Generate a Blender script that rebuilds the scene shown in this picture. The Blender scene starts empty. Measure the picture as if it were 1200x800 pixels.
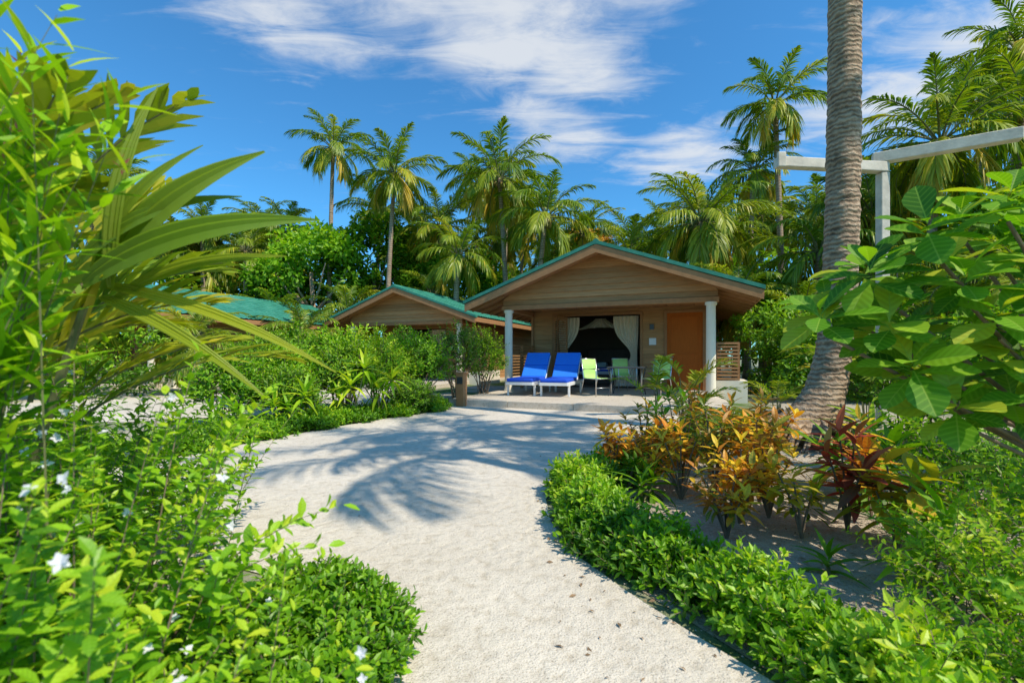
import bpy, math, numpy as np
rng=np.random.default_rng(11)
R=math.radians
scene=bpy.context.scene
def nrm(a):
    a=np.asarray(a,float); return a/(np.linalg.norm(a,axis=-1,keepdims=True)+1e-9)
# ---------------------------------------------------------------- geometry
class Geo:
    def __init__(s): s.V=[];s.L=[];s.S=[];s.R=[];s.M=[];s.C=[];s.n=0
    def add(s,V,loops,sizes,rnd=0.5,mat=0,C=None):
        V=np.asarray(V,float).reshape(-1,3); loops=np.asarray(loops,int).ravel(); sizes=np.asarray(sizes,int).ravel()
        s.V.append(V); s.L.append(loops+s.n); s.S.append(sizes); nf=len(sizes)
        s.C.append(np.full((len(V),3),.5) if C is None else C)
        s.R.append(np.full(nf,float(rnd)) if np.isscalar(rnd) else np.asarray(rnd,float)); s.M.append(np.full(nf,mat,int)); s.n+=len(V)
    def stamp(s,T,pos,A,rnd,mat=0):
        TV,TL,TS=T; N=len(pos)
        V=np.einsum('nij,kj->nki',A,TV)+pos[:,None,:]
        L=(TL[None]+len(TV)*np.arange(N)[:,None]).ravel()
        s.add(V,L,np.tile(TS,N),np.repeat(rnd,len(TS)),mat,np.tile(TV,(N,1)))
    def hexa(s,v,rnd=.5,mat=0):
        s.add(v,[0,3,2,1,4,5,6,7,0,1,5,4,1,2,6,5,2,3,7,6,3,0,4,7],[4]*6,rnd,mat)
    def box(s,a,b,rnd=.5,mat=0):
        x0,y0,z0=a;x1,y1,z1=b
        s.hexa([(x0,y0,z0),(x1,y0,z0),(x1,y1,z0),(x0,y1,z0),(x0,y0,z1),(x1,y0,z1),(x1,y1,z1),(x0,y1,z1)],rnd,mat)
    def beam(s,p,q,w,h,rnd=.5,mat=0):
        p=np.array(p,float);q=np.array(q,float);d=nrm(q-p);up=np.array([0,0,1.]) if abs(d[2])<.95 else np.array([0,1.,0])
        x=nrm(np.cross(d,up))*w/2;z=nrm(np.cross(x,d))*h/2
        s.hexa([p-x-z,p+x-z,q+x-z,q-x-z,p-x+z,p+x+z,q+x+z,q-x+z],rnd,mat)
    def tube(s,P,rad,n=8,rnd=.5,mat=0,cap=True):
        P=np.asarray(P,float);m=len(P);rad=np.full(m,rad) if np.isscalar(rad) else np.asarray(rad,float)
        T=nrm(np.gradient(P,axis=0)); ref=np.array([0,1.,0]) if abs(T[0][1])<.8 else np.array([1.,0,0])
        X=nrm(np.cross(T,ref));Y=np.cross(T,X);a=np.arange(n)*2*math.pi/n
        V=P[:,None]+rad[:,None,None]*(np.cos(a)[None,:,None]*X[:,None]+np.sin(a)[None,:,None]*Y[:,None])
        i=np.arange(m-1)[:,None]*n;j=np.arange(n)[None];k=(j+1)%n
        F=np.stack([i+j,i+k,i+n+k,i+n+j],-1).reshape(-1,4)
        L=list(F.ravel());S=[4]*len(F)
        if cap: L+=list(range(n))[::-1]+list(range((m-1)*n,m*n));S+=[n,n]
        s.add(V,L,S,rnd,mat)
    def grid(s,G,rnd=.5,mat=0,C=None):
        G=np.asarray(G,float);a,b=G.shape[:2]
        i=np.arange(a-1)[:,None]*b;j=np.arange(b-1)[None]
        F=np.stack([i+j,i+j+1,i+b+j+1,i+b+j],-1).reshape(-1,4)
        s.add(G,F,[4]*len(F),rnd,mat,C)
    def build(s,name,mats,parent=None,smooth=False,bevel=0,loc=None,rotz=0,link=True,veins=False):
        V=np.concatenate(s.V);L=np.concatenate(s.L);S=np.concatenate(s.S)
        me=bpy.data.meshes.new(name)
        me.vertices.add(len(V));me.vertices.foreach_set('co',V.ravel().astype(np.float32))
        me.loops.add(len(L));me.loops.foreach_set('vertex_index',L.astype(np.int32))
        me.polygons.add(len(S));st=np.concatenate([[0],np.cumsum(S)[:-1]]);me.polygons.foreach_set('loop_start',st.astype(np.int32))
        me.polygons.foreach_set('material_index',np.concatenate(s.M).astype(np.int32))
        me.polygons.foreach_set('use_smooth',np.full(len(S),smooth))
        me.update(calc_edges=True)
        at=me.attributes.new('rnd','FLOAT','FACE');at.data.foreach_set('value',np.concatenate(s.R).astype(np.float32))
        if veins:
            at=me.attributes.new('lc','FLOAT_VECTOR','POINT');at.data.foreach_set('vector',np.concatenate(s.C).astype(np.float32).ravel())
        for m in mats: me.materials.append(m)
        if not link: return me
        return mkobj(name,me,parent,loc,rotz,bevel)
def mkobj(name,data,parent=None,loc=None,rotz=0,bevel=0,scale=1,rot=None):
    o=bpy.data.objects.new(name,data);scene.collection.objects.link(o)
    if parent: o.parent=parent
    if loc is not None:o.location=loc
    o.rotation_euler=rot if rot else (0,0,rotz);o.scale=(scale,)*3
    if bevel:
        b=o.modifiers.new('bev','BEVEL');b.width=bevel;b.segments=2;b.limit_method='ANGLE'
    return o
def leafT(w=.4,n=3,fold=.12,droop=.1,prof='ell'):
    t=np.linspace(0,1,n+1)
    if prof=='ell': wt=np.sin(math.pi*np.clip(t,.02,.98))**.75
    elif prof=='ob': wt=np.sin(math.pi*np.clip(t,.01,.985)**1.7)**.8
    else: wt=np.sin(math.pi*np.clip(t,.03,.99)**.65)
    V=[]
    for a,b in zip(t,wt*w/2):
        z=-droop*a*a;V+=[(-b,a,z+fold*b*2),(0,a,z),(b,a,z+fold*b*2)]
    L=[]
    for i in range(n):
        o=i*3;L+=[o,o+1,o+4,o+3,o+1,o+2,o+5,o+4]
    return (np.array(V,float),np.array(L),np.array([4]*(2*n)))
DIA=(np.array([(0,0,0),(.28,.45,.07),(0,1,-.08),(-.28,.45,.07)],float),np.array([0,1,2,3]),np.array([4]))
STICK=(np.array([(1,0,0),(-.5,0,.87),(-.5,0,-.87),(.6,1,0),(-.3,1,.5),(-.3,1,-.5)],float),np.array([0,1,4,3,1,2,5,4,2,0,3,5]),np.array([4,4,4]))
def frameA(d,n,sc,sc2=None):
    d=nrm(d);x=nrm(np.cross(d,n));z=np.cross(x,d)
    sc=np.broadcast_to(sc,(len(d),))
    sx=sc if sc2 is None else np.broadcast_to(sc2,(len(d),))
    return np.stack([x*sx[:,None],d*sc[:,None],z*sx[:,None]],-1)
def twigs(g,P,D,L,nl,T,size,spread=(75,30),mat=0,rb=.5,rv=.2,stem=None,sr=.002,t0=.15,droop=0.,flat=0):
    P=np.asarray(P,float).reshape(-1,3);D=nrm(np.asarray(D,float).reshape(-1,3));N=len(P);L=np.broadcast_to(L,(N,))
    ref=nrm(rng.normal(size=(N,3)));e1=nrm(np.cross(D,ref));e2=np.cross(D,e1);a0=rng.uniform(0,6.28,N)
    rb=np.broadcast_to(rb,(N,))
    for j in range(nl):
        t=t0+(1-t0)*(j+.5)/nl;a=a0+j*2.4
        rad=np.cos(a)[:,None]*e1+np.sin(a)[:,None]*e2
        sp=np.radians(spread[0]+(spread[1]-spread[0])*(j/max(1,nl-1))+rng.normal(0,9,N))[:,None]
        d=nrm(D*np.cos(sp)+rad*np.sin(sp)+np.array([0,0,-droop])*(1-t+.2))
        n=D+np.array([0,0,.35])+rng.normal(0,.18,(N,3))
        s=size*rng.uniform(.7,1.15,N)*(1.0 if nl<4 else .75+.35*math.sin(math.pi*t))
        g.stamp(T,P+D*(L*t)[:,None],frameA(d,n,s),np.clip(rb+rng.normal(0,rv,N)+.1*(t-.5),0,1),mat)
    if stem is not None: g.stamp(STICK,P,frameA(D,ref,L,sr),np.full(N,.5),stem)
def shoots(g,B,E,sag,seg,nl,T,size,mat=0,stem=1,sr=.004,t0=.25,spread=(70,50),rb=.5,rv=.2,droop=0.):
    B=np.asarray(B,float);E=np.asarray(E,float);N=len(B);sag=np.broadcast_to(sag,(N,))
    def pt(t): return B*(1-t)+E*t+np.stack([0*sag,0*sag,sag*4*t*(1-t)],-1)
    for k in range(seg):
        t=t0+(1-t0)*(k+.5)/seg+.0;p=pt(t);d=pt(t+.03)-pt(t-.03)
        twigs(g,p,d,np.full(N,np.linalg.norm(E-B,axis=1).mean()/seg*.8),nl,T,size*(1.1-.45*t),spread,mat,np.clip(np.broadcast_to(rb,(N,))+.2*(t-.5),0,1),rv,droop=droop)
    if stem is not None:
        ns=6
        for k in range(ns):
            p=pt(k/ns);q=pt((k+1)/ns);d=q-p
            g.stamp(STICK,p,frameA(d,rng.normal(size=(N,3)),np.linalg.norm(d,axis=1),sr*(1.2-k/ns)),np.full(N,.5),stem)
def frond(g,base,az,elev,L,droop,nl,ll,lw,mat=0,rnd=.5,hang=.5,stemmat=1,a0=35,a1=68,skip=.14,rs=.018,vee=.25):
    s=np.linspace(0,1,nl);ang=elev-droop*s**1.35;cx,cy=math.cos(az),math.sin(az)
    T=np.stack([np.cos(ang)*cx,np.cos(ang)*cy,np.sin(ang)],-1)
    Pn=np.array(base,float)+np.cumsum(T,axis=0)*L/nl
    side=np.array([-cy,cx,0]);Nn=np.cross(T,np.broadcast_to(side,T.shape));Nn*=np.sign(Nn[:,2:3]+1e-6)
    g.tube(Pn[::max(1,nl//9)],np.linspace(rs,rs*.25,len(Pn[::max(1,nl//9)])),5,.5,stemmat)
    m=s>=skip;ss=s[m];Tm=T[m];Pm=Pn[m];Nm=Nn[m];K=len(ss)
    for sg in (-1,1):
        a=np.radians(a0+(a1-a0)*ss+rng.normal(0,5,K))[:,None]
        d=nrm(side*sg*np.cos(a)+Tm*np.sin(a)+Nm*vee+rng.normal(0,.06,(K,3)))
        ln=(ll*np.sin(math.pi*(.16+.8*(ss-skip)/(1-skip)))**.7*rng.uniform(.85,1.1,K))[:,None]
        w=nrm(np.cross(d,Nm)+rng.normal(0,.25,(K,3)));h=hang*rng.uniform(.7,1.3,K)[:,None]
        rows=[]
        for t,ww in ((0,.35),(.3,1),(.68,.75),(1,.06)):
            c=Pm+d*ln*t*(1-.18*h*t)+np.array([0,0,-1])*h*ln*t*t
            rows+=[c-w*lw*ww/2,c+w*lw*ww/2]
        V=np.stack(rows,1)
        Lp=(np.array([0,1,3,2,2,3,5,4,4,5,7,6])[None]+8*np.arange(K)[:,None]).ravel()
        g.add(V,Lp,[4]*(3*K),np.repeat(np.clip(rnd+rng.normal(0,.1,K),0,1),3),mat)
# ---------------------------------------------------------------- materials
def newmat(name):
    m=bpy.data.materials.new(name);m.use_nodes=True;nt=m.node_tree;return m,nt,nt.nodes['Principled BSDF'],nt.nodes['Material Output']
def ramp(nt,stops):
    r=nt.nodes.new('ShaderNodeValToRGB');e=r.color_ramp.elements
    while len(e)<len(stops): e.new(.5)
    for i,(p,c) in enumerate(stops): e[i].position=p;e[i].color=(*c,1)
    return r
def noise(nt,scale,detail=4,rough=.55,vec=None,dist=0):
    n=nt.nodes.new('ShaderNodeTexNoise');n.inputs['Scale'].default_value=scale;n.inputs['Detail'].default_value=detail;n.inputs['Roughness'].default_value=rough;n.inputs['Distortion'].default_value=dist
    if vec: nt.links.new(vec,n.inputs['Vector'])
    return n
def coords(nt,sc=(1,1,1)):
    t=nt.nodes.new('ShaderNodeTexCoord');mp=nt.nodes.new('ShaderNodeMapping');mp.inputs['Scale'].default_value=sc
    nt.links.new(t.outputs['Object'],mp.inputs['Vector']);return mp.outputs[0]
def bump(nt,p,h,st,d=.02):
    b=nt.nodes.new('ShaderNodeBump');b.inputs['Strength'].default_value=st;b.inputs['Distance'].default_value=d
    nt.links.new(h,b.inputs['Height']);nt.links.new(b.outputs[0],p.inputs['Normal']);return b
def MM(nt,op,a,b=None,c=None):
    n=nt.nodes.new('ShaderNodeMath');n.operation=op
    for i,x in enumerate((a,b,c)):
        if x is None: continue
        if isinstance(x,(int,float)): n.inputs[i].default_value=x
        else: nt.links.new(x,n.inputs[i])
    return n.outputs[0]
def leafmat(name,stops,trans=.3,gloss=.022,tint=(1.35,1.4,.4),k=1.,veins=0,rough=.45,vc=(.3,.5,.05),vs=.35):
    m,nt,p,o=newmat(name);nt.nodes.remove(p);a=nt.nodes.new('ShaderNodeAttribute');a.attribute_name='rnd'
    r=ramp(nt,[(q,tuple(min(1,x*k) for x in c)) for q,c in stops]);nt.links.new(a.outputs['Fac'],r.inputs[0]);col=r.outputs[0]
    if veins:
        l=nt.nodes.new('ShaderNodeAttribute');l.attribute_name='lc';sp=nt.nodes.new('ShaderNodeSeparateXYZ');nt.links.new(l.outputs['Vector'],sp.inputs[0])
        ax=MM(nt,'ABSOLUTE',sp.outputs[0]);mid=MM(nt,'LESS_THAN',ax,.012)
        ph=MM(nt,'MULTIPLY',MM(nt,'SUBTRACT',sp.outputs[1],MM(nt,'MULTIPLY',ax,.75)),veins);si=MM(nt,'SINE',MM(nt,'MULTIPLY',ph,6.283))
        vm=MM(nt,'MULTIPLY',MM(nt,'GREATER_THAN',si,.9),vs);f=MM(nt,'MAXIMUM',MM(nt,'MULTIPLY',mid,vs*1.8),vm)
        tip=MM(nt,'MULTIPLY_ADD',si,.1,1.0)
        sc=nt.nodes.new('ShaderNodeVectorMath');sc.operation='SCALE';nt.links.new(col,sc.inputs[0]);nt.links.new(tip,sc.inputs['Scale'])
        mx=nt.nodes.new('ShaderNodeMix');mx.data_type='RGBA';nt.links.new(f,mx.inputs[0]);nt.links.new(sc.outputs[0],mx.inputs[6]);mx.inputs[7].default_value=(*vc,1);col=mx.outputs[2]
    d=nt.nodes.new('ShaderNodeBsdfDiffuse');nt.links.new(col,d.inputs[0])
    t=nt.nodes.new('ShaderNodeBsdfTranslucent');m2=nt.nodes.new('ShaderNodeVectorMath');m2.operation='MULTIPLY';m2.inputs[1].default_value=tint
    nt.links.new(col,m2.inputs[0]);nt.links.new(m2.outputs[0],t.inputs[0])
    x=nt.nodes.new('ShaderNodeMixShader');x.inputs[0].default_value=trans
    nt.links.new(d.outputs[0],x.inputs[1]);nt.links.new(t.outputs[0],x.inputs[2]);out=x.outputs[0]
    if gloss:
        gl=nt.nodes.new('ShaderNodeBsdfGlossy');gl.inputs['Roughness'].default_value=rough;gl.inputs['Color'].default_value=(1,1,.85,1);y=nt.nodes.new('ShaderNodeMixShader')
        y.inputs[0].default_value=gloss;nt.links.new(out,y.inputs[1]);nt.links.new(gl.outputs[0],y.inputs[2]);out=y.outputs[0]
    nt.links.new(out,o.inputs[0]);return m
def basic(name,c,rough=.6,var=.2,scale=5,bs=.15,sc=(1,1,1),metal=0,bd=.01,spec=.5):
    m,nt,p,o=newmat(name);v=coords(nt,sc);n=noise(nt,scale,4,.6,v)
    c=np.array(c);r=ramp(nt,[(.25,c*(1-var)),(.75,np.minimum(c*(1+var),1))])
    nt.links.new(n.outputs['Fac'],r.inputs[0]);a=nt.nodes.new('ShaderNodeAttribute');a.attribute_name='rnd'
    mr=nt.nodes.new('ShaderNodeMapRange');mr.inputs['To Min'].default_value=.7;mr.inputs['To Max'].default_value=1.3;nt.links.new(a.outputs['Fac'],mr.inputs[0])
    mu=nt.nodes.new('ShaderNodeVectorMath');mu.operation='SCALE';nt.links.new(r.outputs[0],mu.inputs[0]);nt.links.new(mr.outputs[0],mu.inputs['Scale'])
    nt.links.new(mu.outputs[0],p.inputs['Base Color']);p.inputs['Roughness'].default_value=rough;p.inputs['Metallic'].default_value=metal;p.inputs['Specular IOR Level'].default_value=spec
    if bs>0:
        n2=noise(nt,scale*6,2,.6,v);bump(nt,p,n2.outputs['Fac'],bs,bd)
    return m
BR=[(0,(.03,.1,.004)),(.4,(.1,.25,.006)),(.8,(.26,.46,.012)),(1,(.46,.54,.025))]
G_palm=leafmat('palm_leaf',[(0,(.03,.075,.007)),(.45,(.12,.2,.01)),(.75,(.32,.34,.02)),(1,(.54,.38,.045))],.36,.03,k=1.2)
G_shr=leafmat('shrub_leaf',[(0,(.018,.06,.004)),(.4,(.06,.165,.006)),(.75,(.17,.32,.01)),(1,(.33,.45,.02))],.35,k=1.2)
G_brt=leafmat('bright_leaf',BR,.38,k=1.15)
G_near=leafmat('bright_leaf_veined',BR,.4,.03,k=1.2,veins=6,vs=.2)
G_dark=leafmat('tree_leaf',[(0,(.015,.05,.005)),(.4,(.06,.145,.008)),(.75,(.16,.29,.014)),(1,(.3,.4,.025))],.3,0,k=1.2)
G_big=leafmat('broad_leaf',[(0,(.03,.1,.005)),(.5,(.1,.27,.01)),(.85,(.25,.43,.02)),(1,(.42,.46,.03))],.4,.025,k=1.1,veins=8,vc=(.32,.48,.06),vs=.4)
G_bronze=leafmat('croton_leaf',[(0,(.07,.17,.015)),(.22,(.2,.24,.02)),(.42,(.42,.2,.03)),(.6,(.55,.18,.025)),(.78,(.72,.34,.02)),(1,(.78,.58,.03))],.4,.03,(1.2,1.1,.6),k=1.15,veins=6,vc=(.7,.45,.05))
G_red=leafmat('cordyline_leaf',[(0,(.18,.08,.03)),(.5,(.45,.07,.04)),(.8,(.55,.2,.06)),(1,(.6,.38,.06))],.38,.03,(1.2,.9,.8))
G_yel=leafmat('yellow_leaf',[(0,(.15,.25,.02)),(.5,(.5,.45,.03)),(1,(.75,.5,.05))],.35)
G_flow=leafmat('flower_petal',[(0,(.78,.75,.76)),(1,(.86,.84,.86))],.3,0,(1,1,1))
G_bud=leafmat('flower_bud',[(0,(.5,.08,.1)),(1,(.65,.2,.2))],.2,0,(1,1,1))
STEM=basic('stem',(.16,.16,.06),.7,.3,20,0)
WSTEM=basic('twig_bark',(.2,.14,.09),.8,.3,20,0)
CREAM=basic('cream_plaster',(.8,.72,.56),.7,.06,4,.1)
WHITE=basic('white_paint',(.78,.77,.74),.45,.06,6,0)
WTIMB=basic('whitewashed_timber',(.6,.54,.44),.6,.25,6,.2,(1,1,1))
SIDE=basic('brown_siding',(.45,.245,.105),.75,.22,3,.3,(1,6,14),spec=.2)
BEAMM=basic('brown_trim',(.38,.19,.08),.65,.15,4,.2,(2,2,2),spec=.25)
DARKW=basic('dark_wood',(.12,.07,.045),.6,.25,5,.2)
DOOR=basic('door_terracotta',(.46,.115,.016),.7,.1,4,.1,(8,8,1),spec=.15)
DOOR2=basic('door_brown',(.2,.12,.075),.45,.08,4,.1,(8,8,1))
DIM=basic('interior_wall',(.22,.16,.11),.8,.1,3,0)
CURT=basic('curtain_cloth',(.68,.58,.42),.9,.08,10,0)
BLUE=basic('blue_canvas',(.008,.085,.62),.75,.12,30,.25)
BLUE2=basic('blue_canvas_light',(.014,.2,.78),.75,.1,30,.2)
LGRN=basic('green_sling',(.42,.68,.18),.6,.08,40,.2)
METAL=basic('dark_metal',(.08,.08,.085),.4,.1,10,0,metal=.6)
STEEL=basic('steel',(.6,.6,.6),.3,.05,10,0,metal=.9)
GLASS=basic('table_glass',(.12,.16,.16),.1,.05,3,.0)
COCO=basic('coconut_husk',(.3,.22,.05),.5,.3,8,0)
GREEN,nt,p,o=newmat('green_roof_tile')
v=coords(nt);n=noise(nt,2.2,5,.65,v);r=ramp(nt,[(.25,(.025,.15,.1)),(.55,(.05,.25,.17)),(.8,(.13,.34,.24))]);nt.links.new(n.outputs['Fac'],r.inputs[0]);nt.links.new(r.outputs[0],p.inputs['Base Color']);p.inputs['Roughness'].default_value=.5;p.inputs['Specular IOR Level'].default_value=.3
def barkmat(name,c0,c1,ringscale,st=.8):
    m,nt,p,o=newmat(name);v=coords(nt);w=nt.nodes.new('ShaderNodeTexWave');w.bands_direction='Z';w.inputs['Scale'].default_value=ringscale;w.inputs['Distortion'].default_value=5;w.inputs['Detail'].default_value=3;w.inputs['Detail Scale'].default_value=2.2
    nt.links.new(v,w.inputs['Vector']);n=noise(nt,9,6,.7,v)
    mx=MM(nt,'MULTIPLY_ADD',w.outputs['Fac'],.3,n.outputs['Fac'])
    n4=noise(nt,2.2,4,.6,v);mx=MM(nt,'MULTIPLY_ADD',n4.outputs['Fac'],.5,MM(nt,'SUBTRACT',mx,.25))
    r=ramp(nt,[(.35,c0),(.62,tuple((np.array(c0)+np.array(c1))/2*[1.05,.98,.9])),(.88,c1)]);nt.links.new(mx,r.inputs[0]);nt.links.new(r.outputs[0],p.inputs['Base Color']);p.inputs['Roughness'].default_value=.85
    if st>0: bump(nt,p,mx,st,.04)
    return m
BARK=barkmat('palm_bark',(.11,.065,.035),(.52,.38,.25),5.,1)
BARK2=barkmat('palm_bark_far',(.17,.12,.08),(.42,.33,.24),2.5,0)
def sandmat(name,c0,c1,green=None,bs=.55):
    m,nt,p,o=newmat(name);v=coords(nt)
    n1=noise(nt,.9,5,.6,v);n2=noise(nt,130,2,.6,v);n3=noise(nt,13,4,.7,v)
    r=ramp(nt,[(.3,c0),(.7,c1)]);nt.links.new(n1.outputs['Fac'],r.inputs[0])
    sp=ramp(nt,[(.32,(.42,.37,.32)),(.44,(1,1,1))]);nt.links.new(n2.outputs['Fac'],sp.inputs[0])
    mu=nt.nodes.new('ShaderNodeMix');mu.data_type='RGBA';mu.blend_type='MULTIPLY';mu.inputs[0].default_value=.75
    nt.links.new(r.outputs[0],mu.inputs[6]);nt.links.new(sp.outputs[0],mu.inputs[7])
    r3=ramp(nt,[(.34,(.78,.75,.7)),(.5,(1,1,1))]);nt.links.new(n3.outputs['Fac'],r3.inputs[0])
    m3=nt.nodes.new('ShaderNodeMix');m3.data_type='RGBA';m3.blend_type='MULTIPLY';m3.inputs[0].default_value=.8
    nt.links.new(mu.outputs[2],m3.inputs[6]);nt.links.new(r3.outputs[0],m3.inputs[7]);out=m3.outputs[2]
    if green is not None:
        n5=noise(nt,.35,4,.65,v);r5=ramp(nt,[(.42,(0,0,0)),(.56,(1,1,1))]);nt.links.new(n5.outputs['Fac'],r5.inputs[0])
        m5=nt.nodes.new('ShaderNodeMix');m5.data_type='RGBA';nt.links.new(r5.outputs[0],m5.inputs[0]);nt.links.new(out,m5.inputs[6]);m5.inputs[7].default_value=(*green,1);out=m5.outputs[2]
    nt.links.new(out,p.inputs['Base Color']);p.inputs['Roughness'].default_value=.95;p.inputs['Specular IOR Level'].default_value=.15
    vo=nt.nodes.new('ShaderNodeTexVoronoi');vo.inputs['Scale'].default_value=5
    nd=noise(nt,3,2,.5,v);va=nt.nodes.new('ShaderNodeVectorMath');va.operation='ADD';nt.links.new(v,va.inputs[0]);nt.links.new(nd.outputs['Color'],va.inputs[1]);nt.links.new(va.outputs[0],vo.inputs['Vector'])
    ad=nt.nodes.new('ShaderNodeMath');ad.operation='MULTIPLY_ADD';ad.inputs[1].default_value=.3;nt.links.new(vo.outputs['Distance'],ad.inputs[0]);nt.links.new(n3.outputs['Fac'],ad.inputs[2])
    b=bump(nt,p,ad.outputs[0],bs,.05);b2=nt.nodes.new('ShaderNodeBump');b2.inputs['Strength'].default_value=.6;b2.inputs['Distance'].default_value=.006
    nt.links.new(n2.outputs['Fac'],b2.inputs['Height']);nt.links.new(b.outputs[0],b2.inputs['Normal']);nt.links.new(b2.outputs[0],p.inputs['Normal']);return m
SAND=sandmat('coral_sand',(.6,.525,.42),(.72,.64,.525),bs=.4)
SOIL=sandmat('sandy_soil',(.36,.29,.21),(.58,.49,.38),bs=.8)
GROUNDM=sandmat('ground_soil',(.35,.3,.22),(.52,.46,.37),green=(.07,.14,.02))
DECKM=sandmat('deck_concrete',(.54,.46,.36),(.64,.56,.45),bs=.1)
# ---------------------------------------------------------------- ground
g=Geo();g.grid([[(-400,-400,0),(400,-400,0)],[(-400,600,0),(400,600,0)]]);
g.build('ground',[GROUNDM])
def sheet(name,poly,z,mat):
    g=Geo();g.add([(x,y,z) for x,y in poly],list(range(len(poly))),[len(poly)]);return g.build(name,[mat])
REDGE=[(1.35,.4),(1.02,1.15),(.90,1.5),(.72,1.79),(.54,2.12),(.36,2.5),(.26,3.0),(.26,3.5),(.43,4.05),(.92,4.7),(1.75,5.7),(2.75,6.9),(3.75,7.9)]
LEDGE=[(-1.25,9.5),(-1.9,8.5),(-2.37,7.9),(-2.85,6.9),(-3.17,6.2),(-3.4,5.6),(-3.7,4.9),(-4.4,4.2),(-6,3.8)]
LOW=[(-6,2.6),(-3,2.5),(-1.4,2.35),(-.8,2.1),(-.5,1.8),(-.4,1.5),(-.35,1.1),(-.4,-3)]
sheet('sand_path',[(1.6,-3)]+REDGE+[(4.4,8.6),(4.6,10.4),(-1,11.5),(-1.6,10.6)]+LEDGE+LOW,.008,SAND)
sheet('sand_path',[(-14,9.0),(-6.5,7.6),(-4.0,9.0),(-2.2,12.5),(-4,15.5),(-14,13)],.008,SAND)
sheet('planting_bed',[(1.2,-1),(1.05,1.3),(.6,2.15),(.4,3.0),(.45,3.7),(1.2,4.6),(2.2,5.6),(4.2,7.8),(9,8.5),(9,-1)],.004,SOIL)
g=Geo();N=2600
P=np.stack([rng.uniform(-3.5,5,N),rng.uniform(1.2,9,N),np.full(N,.014)],-1)
dd=np.array([min(math.hypot(x-a,y-b) for a,b in REDGE) for x,y in P[:,:2]])
P=P[(P[:,0]>.3+.3*(P[:,1]-3))|(rng.random(N)<.02)|((dd<.3)&(rng.random(N)<.6))];N=len(P)
d=rng.normal(size=(N,3));d[:,2]*=.08
n=rng.normal(0,.25,(N,3));n[:,2]=1
g.stamp(leafT(.45,2,.2,.05),P,frameA(d,n,rng.uniform(.006,.04,N)),rng.random(N),0)
g.build('fallen_leaf_litter',[basic('dry_leaf',(.26,.16,.08),.8,.4,10,0)])
g=Geo();N=3500
P=np.stack([rng.uniform(-3,3,N),rng.uniform(1.2,6,N)**1.0,np.full(N,.008)],-1)
OCT=(np.array([(1,0,0),(0,1,0),(-1,0,0),(0,-1,0),(0,0,.7)],float),np.array([0,1,4,1,2,4,2,3,4,3,0,4]),np.array([3,3,3,3]))
g.stamp(OCT,P,frameA(np.c_[rng.normal(size=(N,2)),np.zeros(N)],np.tile([0,0,1.],(N,1)),rng.uniform(.002,.006,N)),rng.random(N),0)
g.build('coral_gravel',[basic('coral_bit',(.5,.44,.36),.9,.4,10,0)])
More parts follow.
